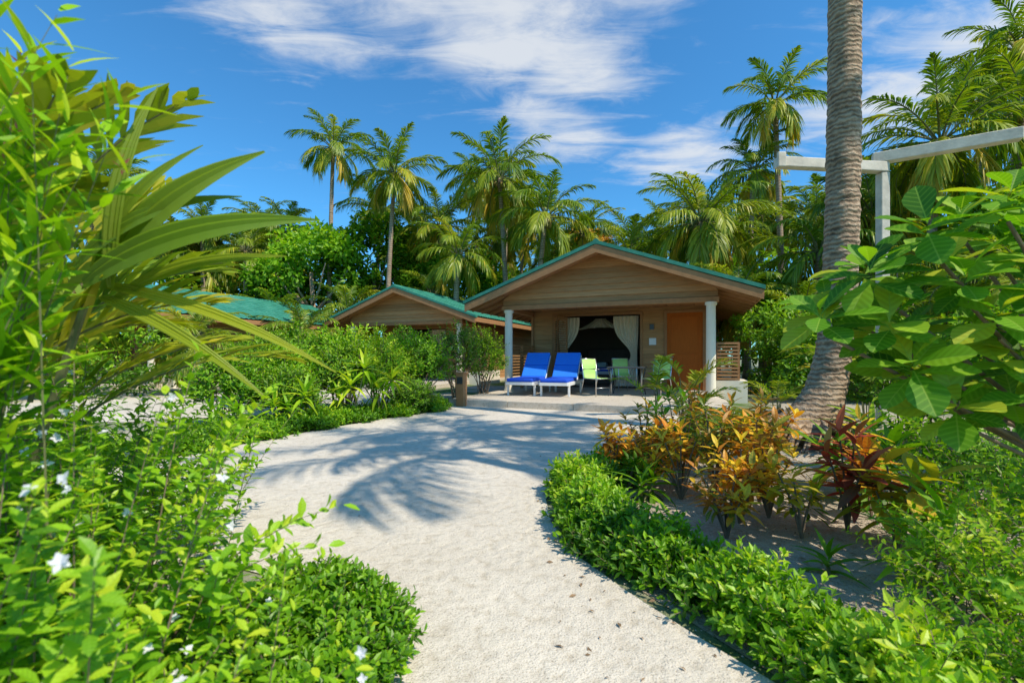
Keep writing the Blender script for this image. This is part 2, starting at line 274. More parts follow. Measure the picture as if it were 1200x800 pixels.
# ---------------------------------------------------------------- bungalow
UC=-2.6;HW=3.61;ZE=2.53;ZP=3.85;SL=(ZP-ZE)/HW;V0=-.66;V1=9.6
def bungalow(O,main):
    par=mkobj('bungalow',None,loc=(O[0],O[1],0),rotz=R(-22.3))
    g=Geo();rows=11
    for sg in (-1,1):
        vs=np.arange(V0,V1+.01,.045);us=[];zs=[]
        for i in range(rows):
            a=HW*i/rows;b=HW*(i+1)/rows
            us+=[a,b];zs+=[.012,.045]
        us=np.array(us);zs=np.array(zs)
        U,VV=np.meshgrid(us,vs,indexing='ij');Z=ZP+.04-U*SL+zs[:,None]+.03*np.abs(np.sin(VV*math.pi/.21))
        Gd=np.stack([UC+sg*U,VV,Z],-1)
        if sg<0: Gd=Gd[:,::-1]
        g.grid(Gd,.5,0)
        a=np.array([UC,V0+.02,ZP]);e=np.array([UC+sg*HW,V0+.02,ZE])
        dn=np.array([0,0,-.07]);bk=np.array([0,V1-V0-.04,0])
        top=np.array([0,0,.035])
        g.hexa([a+dn,e+dn,e+dn+bk,a+dn+bk,a+top,e+top,e+top+bk,a+top+bk],.5,1)
        for vv in (V0-.035,V1):
            q=np.array([0,vv,0]);t=np.array([0,.035,0])
            A=np.array([UC,0,ZP+.01]);E=np.array([UC+sg*(HW+.02),0,ZE+.01]);h=np.array([0,0,-.2])
            g.hexa([A+h+q,E+h+q,E+h+q+t,A+h+q+t,A+q,E+q,E+q+t,A+q+t],.45,1)
            A=A+np.array([0,-.02,.014]);E=E+np.array([sg*.03,-.02,.014]);h=np.array([0,0,.085]);t=np.array([0,.17,0])
            g.hexa([A+q,E+q,E+q+t,A+q+t,A+h+q,E+h+q,E+h+q+t,A+h+q+t],.5,0)
        x=UC+sg*HW
        g.box((min(x,x+sg*.03),V0,ZE-.13),(max(x,x+sg*.03),V1,ZE+.02),.5,1)
        for vv in np.arange(V0+.35,V1,.6):
            p0=(UC+sg*(HW-.02),vv,ZE-.12);p1=(UC+sg*(HW-1.0),vv,ZE-.12+.98*SL);g.beam(p0,p1,.06,.09,.4,1)
    g.tube([(UC,V0-.05,ZP+.07),(UC,V1+.05,ZP+.07)],.075,10,.5,0)
    g.build('roof',[GREEN,BEAMM],par)
    g=Geo()
    def siding(u0,u1,z0,z1,v,step=.15):
        z=z0
        while z<z1-.01:
            zt=min(z+step,z1);r=rng.uniform(.25,.75)
            g.hexa([(u0,v-.04,z),(u1,v-.04,z),(u1,v+.03,z),(u0,v+.03,z),(u0,v-.005,zt),(u1,v-.005,zt),(u1,v+.03,zt),(u0,v+.03,zt)],r,0);z=zt
    def gable(v,zb,off=.075):
        z=zb
        while z<ZP-off-.03:
            zt=min(z+.15,ZP-off-.005);hb=(ZP-off-z)/SL-.0;ht=(ZP-off-zt)/SL;hb=min(hb,2.75);ht=min(ht,2.75)
            g.hexa([(UC-hb,v-.05,z),(UC+hb,v-.05,z),(UC+hb,v+.03,z),(UC-hb,v+.03,z),(UC-ht,v-.005,zt),(UC+ht,v-.005,zt),(UC+ht,v+.03,zt),(UC-ht,v+.03,zt)],rng.uniform(.1,.9),0);z=zt
    gable(0,2.53);gable(9,2.53)
    W=2.2
    siding(-5.3,-4.6,.15,2.4,W);siding(-1.8,-1.2,.15,2.4,W);siding(-.08,.1,.15,2.4,W);siding(-5.3,.1,2.4,2.6,W)
    siding(-5.3,.1,.1,2.6,9)
    for ux in (-5.3,.1):
        z=.1
        while z<2.75:
            g.box((ux-.03,W+.03,z),(ux+.03,8.97,z+.138),rng.uniform(.25,.75),0);z+=.15
    g.build('wall_siding',[SIDE],par)
    g=Geo()
    g.box((-5.38,-.09,2.40),(.18,.09,2.52),.4,0)
    g.box((-5.35,.1,2.40),(-5.2,2.16,2.52),.4,0);g.box((0,.1,2.40),(.15,2.16,2.52),.4,0)
    for k in range(14):
        u0=-5.18+k*.37;g.box((u0,.1,2.545),(u0+.362,2.16,2.57),rng.uniform(.3,.7),0)
    for uo in (-4.6,-1.88,-1.2,-.16): g.box((uo,W-.06,.15),(uo+.08,W+.05,2.42),.4,0)
    g.box((-4.6,W-.065,2.37),(-1.8,W+.05,2.45),.4,0);g.box((-1.2,W-.065,2.37),(-.08,W+.05,2.45),.4,0)
    for uo in (-5.3,.02): g.box((uo,W-.07,.15),(uo+.08,W-.035,2.54),.4,0)
    g.build('timber_trim',[BEAMM],par,bevel=.006)
    g=Geo();g.box((-1.12,W-.02,.17),(-.16,W+.03,2.37),.5,0)
    for x0,x1 in ((-1.04,-.99),(-.29,-.24)): g.box((x0,W-.03,.25),(x1,W-.018,2.28),.4,0)
    for z in (.25,1.15,2.23): g.box((-.988,W-.03,z),(-.292,W-.018,z+.06),.4,0)
    g.tube([(-1.06,W-.07,1.1),(-.94,W-.07,1.1)],.012,8,.5,1);g.tube([(-1.06,W-.02,1.1),(-1.06,W-.075,1.1)],.012,8,.5,1)
    g.build('entrance_door',[DOOR if main else DOOR2,STEEL],par,bevel=.005)
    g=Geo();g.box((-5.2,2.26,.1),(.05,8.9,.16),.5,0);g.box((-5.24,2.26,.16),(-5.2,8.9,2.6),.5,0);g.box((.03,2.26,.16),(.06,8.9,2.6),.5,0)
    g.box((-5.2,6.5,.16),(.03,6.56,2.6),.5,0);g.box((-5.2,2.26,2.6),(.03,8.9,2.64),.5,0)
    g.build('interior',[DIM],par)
    g=Geo();g.box((-4.2,3.6,.16),(-2.4,5.6,.5),.5,1);g.box((-4.15,3.65,.5),(-2.45,5.55,.72),.5,0);g.box((-4.25,5.62,.16),(-2.35,5.7,1.4),.5,1)
    g.box((-4.05,4.95,.72),(-3.4,5.45,.9),.5,0);g.box((-3.2,4.95,.72),(-2.55,5.45,.9),.5,0);g.box((-4.16,3.64,.6),(-2.44,4.2,.735),.5,2)
    g.build('bed',[WHITE,DARKW,BLUE],par,bevel=.03)
    g=Geo()
    def curtain(u0,u1,ug,v):
        zs=np.linspace(2.34,.2,26);ts=np.linspace(0,1,46);rows=[]
        for z in zs:
            k=math.exp(-((z-1.15)/.5)**2);k2=1-.75*k
            c0=u0*(k2)+ug*(1-k2);c1=u1*k2+ug*(1-k2)
            rows.append([(c0+(c1-c0)*t,v+.035*math.sin(t*40)*(.5+.5*k2),z) for t in ts])
        g.grid(rows,.5,0)
    curtain(-4.45,-3.75,-4.35,W+.12);curtain(-2.7,-1.95,-2.0,W+.12)
    rows=[]
    for t in np.linspace(0,1,20):
        z=2.38-.3*t;rows.append([(-3.3+(a-.5)*(.35+2.1*t**1.4),3.4+.05*math.sin(a*50),z+.15*t*(2*a-1)**2*-1.5) for a in np.linspace(0,1,60)])
    g.grid(rows,.5,0)
    g.build('curtains',[CURT],par,smooth=True)
    g=Geo()
    for (ua,va,ub,vb) in ((-4.5,W-.08,-4.28,W-.5),(-4.28,W-.5,-4.1,W-.1)):
        p=np.array([ua,va,0.]);q=np.array([ub,vb,0.])
        for z in (.2,1.2,2.3): g.beam(p+[0,0,z],q+[0,0,z],.035,.09,.5,0)
        for k in (0,1): c=p+(q-p)*k;g.beam(c+[0,0,.17],c+[0,0,2.34],.045,.045,.5,0)
        for z in np.arange(.27,2.25,.07): g.beam(p+[0,0,z],q+[0,0,z],.012,.035,rng.uniform(.3,.7),0)
    g.build('folding_shutter',[BEAMM],par)
    g=Geo()
    for u in (-5.2,0):
        zz=[.15,.2,.2001,2.33,2.3301,2.4];rr=[.135,.135,.112,.105,.135,.135]
        g.tube([(u,0,z) for z in zz],rr,20,.5,0)
    g.build('porch_columns',[CREAM],par,smooth=False)
    g=Geo()
    for z in np.arange(.55,1.42,.085):
        g.box((-5.25,.2,z),(-5.2,2.1,z+.05),rng.uniform(.3,.7),0);g.box((.14,.25,z+.0),(.62,.29,z+.05),rng.uniform(.3,.7),0)
    for v in (.2,1.1,2.05): g.box((-5.28,v,.15),(-5.19,v+.05,1.45),.4,0)
    g.box((.12,.3,.55),(.17,.34,1.45),.4,0);g.box((.59,.3,.55),(.64,.34,1.45),.4,0)
    g.box((.1,.24,.0),(.66,.42,.53),.5,1);g.box((.66,.24,0),(.8,2.1,.53),.5,1)
    g.build('slatted_screen',[BEAMM,CREAM],par)
    g=Geo();g.box((-.0-1.62,W-.05,1.45),(-1.42,W-.042,1.65),.5,0);g.box((-1.6,W-.09,1.9),(-1.48,W-.045,2.06),.5,1)
    g.build('wall_plaque',[WHITE,METAL],par,bevel=.004)
    g=Geo();xs=[-5.5,-4.06,-2.62,-1.18,.3];ys=[-2.8,-1.15,.5,2.15]
    for i in range(4):
        for j in range(3):
            g.box((xs[i]+.004,ys[j]+.004,0),(xs[i+1]-.004,ys[j+1]-.004,.14+.01),rng.uniform(.4,.6),0)
    g.box((-5.46,-2.76,0),(.26,9.2,.135),.3,0)
    g.build('porch_deck',[DECKM],par,bevel=.008)
    return par
bungalow((4.72,10.8),True)
bungalow((-2.05,17.73),False)
bungalow((-12.6,15.9),False)
# ---------------------------------------------------------------- furniture
DK=.15
def lounger(x,y,rz):
    par=mkobj('sun_lounger',None,loc=(x,y,DK),rotz=rz)
    g=Geo();w=.34
    for s in (-1,1):
        g.beam((s*w,0,.3),(s*w,1.95,.3),.045,.08,.5,0)
        for yy in (.15,1.65): g.beam((s*w,yy,0),(s*w,yy,.28),.05,.05,.5,0)
    for yy in (.0,.15,1.65,1.95): g.beam((-w,yy,.3),(w,yy,.3),.05,.07,.5,0)
    for yy in np.arange(.08,1.2,.09): g.beam((-w,yy,.335),(w,yy,.335),.06,.012,.5,0)
    bx=math.cos(R(48));bz=math.sin(R(48))
    for s in (-1,1):
        g.beam((s*w*.95,1.2,.34),(s*w*.95,1.2+.86*bx,.34+.86*bz),.04,.04,.5,0);g.beam((s*w*.8,1.62,.3),(s*w*.8,1.2+.6*bx,.33+.6*bz),.03,.03,.5,0)
    for k in np.arange(.1,.86,.1): g.beam((-w,1.2+k*bx,.34+k*bz),(w,1.2+k*bx,.34+k*bz),.05,.015,.5,0)
    g.build('frame',[WHITE],par,bevel=.006)
    g=Geo()
    for a,b in ((-.02,.4),(.41,.8),(.81,1.2)): g.box((-.33,a,.345),(.33,b,.425),.5,0)
    nx=-bz;nz=bx
    for a,b in ((.03,.44),(.45,.9)):
        A=np.array([-.33,1.2+a*bx,.35+a*bz]);B=np.array([-.33,1.2+b*bx,.35+b*bz]);X=np.array([.66,0,0]);N=np.array([0,nx,nz])*.085
        g.hexa([A,A+X,B+X,B,A+N,A+X+N,B+X+N,B+N],.6,1)
    g.build('cushion',[BLUE,BLUE2],par,bevel=.025)
lounger(.18,11.05,R(-19));lounger(.98,10.75,R(-19))
def chair(x,y,rz):
    par=mkobj('garden_chair',None,loc=(x,y,DK),rotz=rz)
    g=Geo()
    for s in (-1,1):
        g.tube([(s*.26,-.24,0),(s*.26,-.24,.62),(s*.26,-.2,.66),(s*.26,.22,.64)],.012,8,.5,0)
        g.tube([(s*.24,.3,0),(s*.24,.2,.42),(s*.24,.28,.9)],.012,8,.5,0);g.tube([(s*.24,-.24,.42),(s*.24,.2,.42)],.012,8)
    g.tube([(-.24,.28,.9),(.24,.28,.9)],.012,8);g.tube([(-.24,-.24,.42),(.24,-.24,.42)],.012,8);g.tube([(-.26,-.24,.2),(.26,-.24,.2)],.009,8)
    g.build('frame',[STEEL],par,smooth=True)
    g=Geo();rows=[]
    prof=[(-.24,.435),(-.1,.425),(.08,.42),(.19,.44),(.225,.55),(.25,.7),(.28,.9)]
    for y_,z_ in prof: rows.append([(xx,y_-.012*math.cos(xx*6),z_) for xx in np.linspace(-.235,.235,7)])
    g.grid(rows);o=g.build('sling_seat',[LGRN],par,smooth=True);m=o.modifiers.new('s','SOLIDIFY');m.thickness=.012
chair(2.08,11.2,R(35));chair(3.5,11.0,R(-50));chair(3.1,12.6,R(10))
g=Geo();par=mkobj('patio_table',None,loc=(2.85,11.25,DK),rotz=R(-22))
g.box((-.42,-.4,.7),(.42,.4,.712),.5,1);
for a,b in (((-.42,-.4,.69),(.42,-.4,.69)),((-.42,.4,.69),(.42,.4,.69)),((-.42,-.4,.69),(-.42,.4,.69)),((.42,-.4,.69),(.42,.4,.69))): g.tube([a,b],.016,8)
for sx in (-1,1):
    for sy in (-1,1): g.tube([(sx*.4,sy*.38,.69),(sx*.34,sy*.32,.35),(sx*.4,sy*.38,0)],.014,8)
g.build('table_frame',[METAL,GLASS],par,smooth=False)
g=Geo();g.box((-.09,-.09,0),(.09,.09,.72),.5,0);g.box((-.11,-.11,.72),(.11,.11,.76),.4,0);g.box((-.07,-.095,.5),(.07,-.088,.66),.5,1)
g.build('wooden_bollard_light',[BEAMM,METAL],bevel=.008,loc=(-1.12,10.1,0),rotz=R(-22))
g=Geo()
g.beam((3.95,6.8,4.0),(5.75,7.0,4.0),.14,.15,.5,0)
g.beam((5.6,7.08,4.16),(7.0,6.25,4.16),.16,.16,.6,0)
g.beam((5.7,7.0,0),(5.7,7.0,3.92),.13,.13,.45,0)
g.beam((3.98,6.72,3.9),(3.98,6.72,4.12),.12,.05,.45,0)
g.build('white_timber_pergola',[WTIMB],bevel=.012)
# ---------------------------------------------------------------- palms
def crown(seed,n=24,L=3.0,ll=.85,lw=.065,nl=46,elmin=-36):
    global rng
    rng=np.random.default_rng(seed);g=Geo()
    for i in range(n):
        f=i/(n-1);az=i*2.4+rng.normal(0,.15)
        el=R(82-(82-elmin)*f**1.05+rng.normal(0,6));Lx=L*(.75+.3*math.sin(math.pi*min(1,f+.2)))*rng.uniform(.9,1.08)
        r=.5+.15*rng.normal()*.6+(.15 if f>.6 else 0)
        if f>.92: r=.95
        frond(g,(0.1*math.cos(az),.1*math.sin(az),0),az,el,Lx,R(62+30*rng.random()),nl,ll,lw,0,float(np.clip(r,.1,1)),.45+.5*f,1,rs=.035)
    for k in range(9):
        a=rng.uniform(0,6.28);c=np.array([.22*math.cos(a),.22*math.sin(a),-.2-.2*rng.random()]);rr=.11
        th=np.linspace(-1.5,1.5,6);g.tube([c+[0,0,rr*1.2*math.sin(t)] for t in th],[rr*math.cos(t) for t in th],8,rng.random(),2)
    return g.build('palm_crown',[G_palm,STEM,COCO],link=False)
crowns=[crown(s,n,L) for s,n,L in ((1,26,2.9),(2,23,2.8),(3,28,3.0),(4,25,3.0))]
sparse=crown(9,13,3.1,.8,.05,34,-5)
rng=np.random.default_rng(5)
def palm(x,y,h,sc=1.,lean=(0,0),var=None,r=.16,name='coconut_palm_tree',mesh=None,i=[0]):
    i[0]+=1;par=mkobj(name,None,loc=(x-lean[0],y-lean[1],0))
    t=np.linspace(0,1,40);P=np.stack([lean[0]*t**1.6,lean[1]*t**1.6,h*t],-1)
    rad=r*(1.0-.35*t)+r*.8*np.exp(-t*h/.35)+.008*(np.arange(40)%2)
    g=Geo();g.tube(P,rad,10);g.build('trunk',[BARK2],par,smooth=True)
    v=mesh or crowns[(i[0] if var is None else var)%4]
    mkobj('crown',v,par,loc=(lean[0],lean[1],h),scale=sc,rot=(rng.normal(0,.08),rng.normal(0,.08),rng.uniform(0,6.28)))
for a in [(-11,28,13.9,.95,(.3,0),1),(-6.7,26,11.5,1.05,(.5,0),0),(-.7,25,10.9,1.15,(-.5,0),2),(1.7,23,8.1,1.05,(.6,0),3),(-2.6,22,6.0,.85,(.2,0),0),
          (8.3,20,7.0,1.1,(.4,0),2),(12.7,22,13.3,.95,(-.4,0),1),(12.2,23,10.5,.8,(.3,0),3),(14.1,15,8.2,1.0,(.5,0),2),(22.7,22,14.4,.9,(.2,0),1),
          (20.1,18,13.2,.95,(.4,0),0),(11.5,17,5.0,.9,(.3,0),3),(7.4,28,8.1,.95,(0,0),0),(9.8,30,9.3,.9,(.3,0),1),(-14.9,30,9.4,.9,(.4,0),2),
          (-15.8,27,7.4,.9,(0,0),3),(-23,31,8.6,1,(.3,0),0),(-22,24,9.8,1.1,(.3,0),2),(-6.0,31,9.6,.95,(.3,0),3),(4.2,27,8.4,.95,(-.3,0),1),(-2.5,34,14,1,(.3,0),1),
          (16.9,20,7.8,1,(.2,0),3),(-29,22,9,1.1,(.3,0),1),(15.5,11.5,4.6,.9,(.3,0),2),(-.3,29,11.2,1,(.3,0),3),(6.2,24,6.3,.95,(.3,0),1),
          (25,21,11.5,1,(.2,0),2),(18.5,16.5,10,.95,(.3,0),3),(14.5,19,7.2,1,(.2,0),0),(24,18.5,13.8,.95,(0,0),3),(2.9,28,7.6,1,(.3,0),0),(-9,31,11,1,(.3,0),2),(.8,31,10.6,1,(.3,0),1),(-4.4,28,9.0,1,(.3,0),2),
          (-18,33,10.5,1,(.3,0),1),(11.5,27,9.2,1,(.2,0),2),(13.5,17,6.4,.95,(.2,0),1),(10.2,22,6.8,1,(.3,0),0)]:
    palm(*a[:5],var=a[5])
# neighbours that shade the path
palm(4.6,1.2,8.6,.95,(.3,.2),mesh=sparse,r=.15);palm(6.6,1.9,9.8,.95,(0,0),mesh=sparse,r=.15);palm(4.6,2.5,8.2,.85,(.2,0),mesh=sparse,r=.14)
# near trunk
t=np.linspace(0,1,260);H=10.6
P=np.stack([4.1+.14*np.sin(t*2.6)+.08*t-.5*np.exp(-t*H/.6),5.75+.2*t,H*t],-1)
rad=.19-.03*t+.3*np.exp(-t*H/.32)+.008*np.abs(np.sin(t*H/.11*math.pi))+.005*rng.normal(size=260)
par=mkobj('coconut_palm_tree',None,loc=(0,0,0));g=Geo();g.tube(P,rad,28);
for k in range(90):
    a=rng.uniform(0,6.28);r0=.36;b=P[4];p0=b+np.array([r0*math.cos(a),r0*math.sin(a),rng.uniform(.0,.25)]);p2=P[0]+np.array([math.cos(a)*rng.uniform(.5,.8),math.sin(a)*rng.uniform(.5,.8),-.03]);
    g.tube([p0,(p0+p2)/2+[math.cos(a)*.06,math.sin(a)*.06,.08],p2],[.026,.022,.014],6)
g.build('trunk',[BARK],par,smooth=True);mkobj('crown',sparse,par,loc=tuple(P[-1]),scale=1.05)
grove=mkobj('distant_palm_grove',None,loc=(0,0,0));gs=Geo()
for k in range(48):
    x=rng.uniform(-44,48);y=rng.uniform(31,46);h=rng.uniform(5.5,10)+(y-31)*.12
    if abs(x-22)<10: h+=2
    mkobj('palm_clump',crowns[k%4],grove,loc=(x,y,h),scale=rng.uniform(.95,1.3),rot=(rng.normal(0,.1),rng.normal(0,.1),rng.uniform(0,6.28)))
    gs.tube([(x,y,0),(x+.1,y,h/2),(x,y,h)],[.2,.14,.12],7)
gs.build('palm_stems',[BARK2],grove,smooth=True)
for a in [(-8.3,23,3.2,.8),(-12.5,24,2.6,.9),(6.5,22,3.4,.8),(9.6,15,2.2,.75),(8.7,17.5,3.3,.8),(10.5,13,1.6,.7),(13.2,13.5,3.2,.85),(-4.4,25,4.5,.8),(3.6,24,5.2,.8),(17.5,14,3.8,.9),(-20,21,4.4,.9),(-25,17,3.8,1.),(-9,19.5,2.0,.7),(12,10.5,2.4,.75),(-9.5,13.5,1.6,.6),(-12,12,2.2,.7)]:
    palm(*a,(.1,0),name='young_palm_tree',r=.12)
# ---------------------------------------------------------------- broadleaf
def crownleaf(g,c,r,ncl,nl,size,rb=.5,mat=0,cr=.3,low=-.5):
    for k in range(ncl):
        d=nrm(rng.normal(size=3));
        if d[2]<low: d[2]*=-1
        rr=rng.uniform(.55,1.)**.6;cc=np.array(c)+d*np.array(r)*rr;cs=cr*rng.uniform(.6,1.3)*np.mean(r)
        n=nrm(rng.normal(size=(nl,3)));P=cc+n*cs*rng.uniform(.55,1.05,(nl,1))*np.array([1,1,.7])
        dd=nrm(n+rng.normal(0,.7,(nl,3))+[0,0,-.2]);nn=n+rng.normal(0,.5,(nl,3))+[0,0,.6]
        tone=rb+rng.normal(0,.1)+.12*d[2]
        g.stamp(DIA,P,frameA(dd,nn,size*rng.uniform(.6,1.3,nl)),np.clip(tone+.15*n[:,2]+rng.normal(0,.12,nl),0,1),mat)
def btree(name,x,y,h,r,rb=.5,mat=G_dark,size=.3,ncl=65,nl=80):
    par=mkobj(name,None,loc=(x,y,0));g=Geo();zc=h-r[2]
    g.tube([(0,0,0),(.15,.1,zc*.5),(0,0,zc)],[.22,.16,.1],10)
    for k in range(7):
        a=k*.9;g.tube([(0,0,zc*.55+.1*k),(math.cos(a)*r[0]*.4,math.sin(a)*r[1]*.4,zc*.8),(math.cos(a)*r[0]*.75,math.sin(a)*r[1]*.75,zc+.3)],[.09,.06,.03],6)
    g.build('trunk',[BARK2],par,smooth=True)
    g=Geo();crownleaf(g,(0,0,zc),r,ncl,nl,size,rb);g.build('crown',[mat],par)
btree('broadleaf_tree',-11.7,26.5,8.6,(3.0,2.5,2.6),.5,G_brt);btree('broadleaf_tree',-9.0,29.5,10.2,(2.8,2.5,3.0),.45)
btree('broadleaf_tree',-14.5,28,6.8,(2.6,2.2,2.3),.4);btree('broadleaf_tree',5.0,31,10.0,(1.7,1.6,1.9),.45,G_bronze,.25)
btree('broadleaf_tree',-3.5,28,7.5,(3,2.5,2.6),.4);btree('broadleaf_tree',10.6,19,4.6,(2,2,1.8),.5,G_brt,.2)
btree('broadleaf_tree',15.8,14,6.4,(2.6,2.2,2.3),.55,G_brt,.22);btree('broadleaf_tree',21,15.5,9.5,(3.,2.5,2.5),.6,G_brt,.25)
g=Geo()
for k in range(400):
    x=rng.uniform(-50,52);y=rng.uniform(29,36);z=rng.uniform(.5,6.2+1.2*math.sin(x*.5))
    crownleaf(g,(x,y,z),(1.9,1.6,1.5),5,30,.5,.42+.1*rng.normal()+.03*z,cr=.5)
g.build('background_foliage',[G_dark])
def thicket(name,pts,h,size,mat,rb=.45,w=.8,nl=26,cl=6):
    g=Geo();pts=np.array(pts,float)
    for (x,y) in pts:
        hh=h*rng.uniform(.75,1.15)
        for z in np.arange(.3,hh,.55):
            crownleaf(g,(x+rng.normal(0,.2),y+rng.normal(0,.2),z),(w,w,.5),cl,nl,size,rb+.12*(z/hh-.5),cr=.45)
    return g.build(name,[mat])
def line(a,b,n): return [(a[0]+(b[0]-a[0])*t,a[1]+(b[1]-a[1])*t) for t in np.linspace(0,1,n)]
thicket('garden_shrubs',line((6.9,11.5),(12,9.6),9)+line((7.6,13.5),(14,12.5),9),1.9,.13,G_shr,.5,.7,60,8)
thicket('garden_shrubs',line((-10,12.6),(-16,9),9)+line((-4.6,18),(-12,16),8),1.6,.12,G_shr,.5,.8,50,7)
# ---------------------------------------------------------------- hedges
LF=leafT(.5,3,.14,.12);LF2=leafT(.42,3,.14,.2);LFs=leafT(.5,2,.16,.1);LAN=leafT(.2,4,.12,.3,'lan');LAN2=leafT(.16,5,.1,.45,'lan')
def along(poly,n):
    poly=np.array(poly,float);seg=np.linalg.norm(np.diff(poly,axis=0),axis=1);c=np.r_[0,np.cumsum(seg)];s=rng.uniform(0,c[-1],n)
    i=np.clip(np.searchsorted(c,s)-1,0,len(seg)-1);t=(s-c[i])/seg[i];d=(poly[i+1]-poly[i])/seg[i][:,None]
    return poly[i]+(poly[i+1]-poly[i])*t[:,None],d
def hedge(name,poly,w,h,n,lsize,side,mat=G_brt,rb=.55,nl=9,tl=.1,T=LFs,veins=False,off=0):
    g=Geo();P,d=along(poly,n);nn=np.stack([d[:,1],-d[:,0]],-1)*side;o=rng.uniform(0,1,n)+rng.normal(0,.07,n)
    lump=.75+.33*np.sin(P[:,0]*9.3+1+o*3)*np.sin(P[:,1]*8.1+o*2)+.15*np.sin(P[:,1]*23+P[:,0]*17)+rng.normal(0,.16,n)
    prof=np.sqrt(np.clip(1-(2*np.clip(o,0,1)-1)**2*.85,0,1))*np.clip(lump,.2,1.6)
    z=h*prof*rng.uniform(.25,1,n)**.5-tl*.6
    o=o+.12*np.sin(P[:,1]*6+P[:,0]*4)
    Q=np.c_[P+nn*(o*w+off)[:,None],np.maximum(z,.01)]
    D=np.c_[nn*((o-.5)*1.2)[:,None],np.ones(n)]+rng.normal(0,.42,(n,3))
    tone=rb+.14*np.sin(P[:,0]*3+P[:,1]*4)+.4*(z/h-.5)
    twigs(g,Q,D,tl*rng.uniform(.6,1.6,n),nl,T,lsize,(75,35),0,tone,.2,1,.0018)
    return g.build(name,[mat,WSTEM],veins=veins)
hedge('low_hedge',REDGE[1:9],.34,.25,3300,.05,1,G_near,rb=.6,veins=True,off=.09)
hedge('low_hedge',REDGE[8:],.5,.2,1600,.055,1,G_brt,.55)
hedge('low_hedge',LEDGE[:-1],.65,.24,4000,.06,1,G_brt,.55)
g=Geo();n=2100;a=rng.uniform(0,6.28,n);rr=np.sqrt(rng.random(n))
Q=np.stack([-.79+.38*rr*np.cos(a),1.6+.40*rr*np.sin(a),.27*np.sqrt(1-rr**2*.8)*rng.uniform(.3,1,n)**.5*(.85+.25*np.sin(a*5+rr*7))-.05],-1)
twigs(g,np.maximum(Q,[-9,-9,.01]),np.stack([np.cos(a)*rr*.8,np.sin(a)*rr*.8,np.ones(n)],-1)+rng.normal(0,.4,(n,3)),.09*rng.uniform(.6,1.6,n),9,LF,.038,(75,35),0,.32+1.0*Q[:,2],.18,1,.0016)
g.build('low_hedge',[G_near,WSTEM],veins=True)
# ---------------------------------------------------------------- shrubs
def shrub(name,x,y,r,h,n,lsize,mat,rb=.5,T=LFs,nl=8,tl=.2,bot=.15):
    g=Geo();nb=10
    d=nrm(rng.normal(size=(n,3)));d[:,2]=np.abs(d[:,2])*1.0-.35*rng.random(n)
    rad=rng.uniform(.45,1,n)**.5*(1+.25*np.sin(d[:,0]*6+x*3)*np.cos(d[:,1]*5+y))
    c=np.array([0,0,h*.45]);P=c+d*rad[:,None]*np.array([r,r,h*.5])
    P[:,2]=np.clip(P[:,2],bot*rng.random(n),None)
    D=nrm(d+[0,0,.7]+rng.normal(0,.4,(n,3)))
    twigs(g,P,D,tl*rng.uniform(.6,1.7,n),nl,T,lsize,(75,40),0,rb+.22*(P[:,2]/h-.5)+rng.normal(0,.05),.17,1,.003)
    B=np.c_[rng.normal(0,.08,(nb*2,2)),np.zeros(nb*2)];E=P[:nb*2]
    for b,e in zip(B,E): g.tube([b,(b+e)/2+[0,0,.1],e],[.012,.009,.005],5,.5,1)
    return g.build(name,[mat,WSTEM],loc=(x,y,0))
for (x,y,r,h,m,rb,ls) in [(-1.35,11.2,.62,1.95,G_shr,.4,.07),(-.75,11.9,.5,1.9,G_dark,.5,.07),(-2.1,10.1,.62,1.6,G_brt,.5,.085),(-2.75,9.5,.62,1.6,G_brt,.8,.08),(-3.1,8.6,.55,1.35,G_shr,.75,.09),
      (-3.5,9.4,.6,1.7,G_brt,.65,.1),(-4.1,8.3,.5,1.3,G_brt,.6,.09),(-4.35,9.3,.6,1.7,G_shr,.6,.09),(-3.7,7.5,.4,.8,G_shr,.6,.08),(-4.5,7.3,.5,1.1,G_brt,.5,.08),(-5.4,10.2,.7,1.7,G_shr,.65,.09),
      (-2.5,11.0,.6,1.8,G_shr,.5,.08),(-6.6,11.6,.8,1.5,G_shr,.5,.1),(-1.95,8.9,.3,.5,G_shr,.5,.06)]:
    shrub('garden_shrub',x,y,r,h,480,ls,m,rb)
def dracaena(name,x,y,stems,mat=G_brt,ls=.4,rb=.6,T=LAN2,nl=18,sp=(100,15)):
    g=Geo()
    for (dx,dy,z) in stems:
        g.tube([(0,0,0),(dx*.6,dy*.6,z*.5),(dx,dy,z)],[.014,.011,.009],6,.5,1)
        twigs(g,[(dx,dy,z-.1)],[(dx*.3,dy*.3,1)],.16,nl,T,ls,sp,0,rb,.18,droop=.35)
    g.build(name,[mat,STEM],loc=(x,y,0))
dracaena('dracaena_plant',-2.75,7.75,[(0,0,.6),(.2,.1,.9),(-.2,0,.4)],ls=.45,rb=.95)
dracaena('dracaena_plant',-3.4,6.9,[(0,0,.3),(.2,.1,.5),(-.2,0,.35)],ls=.42,rb=.85)
dracaena('dracaena_plant',-2.4,8.2,[(0,0,.5),(.2,.1,.7)],ls=.42,rb=.9)
dracaena('dracaena_plant',-4.1,6.3,[(0,0,.2),(.2,.1,.3),(-.2,.2,.3)],ls=.35,rb=.6)
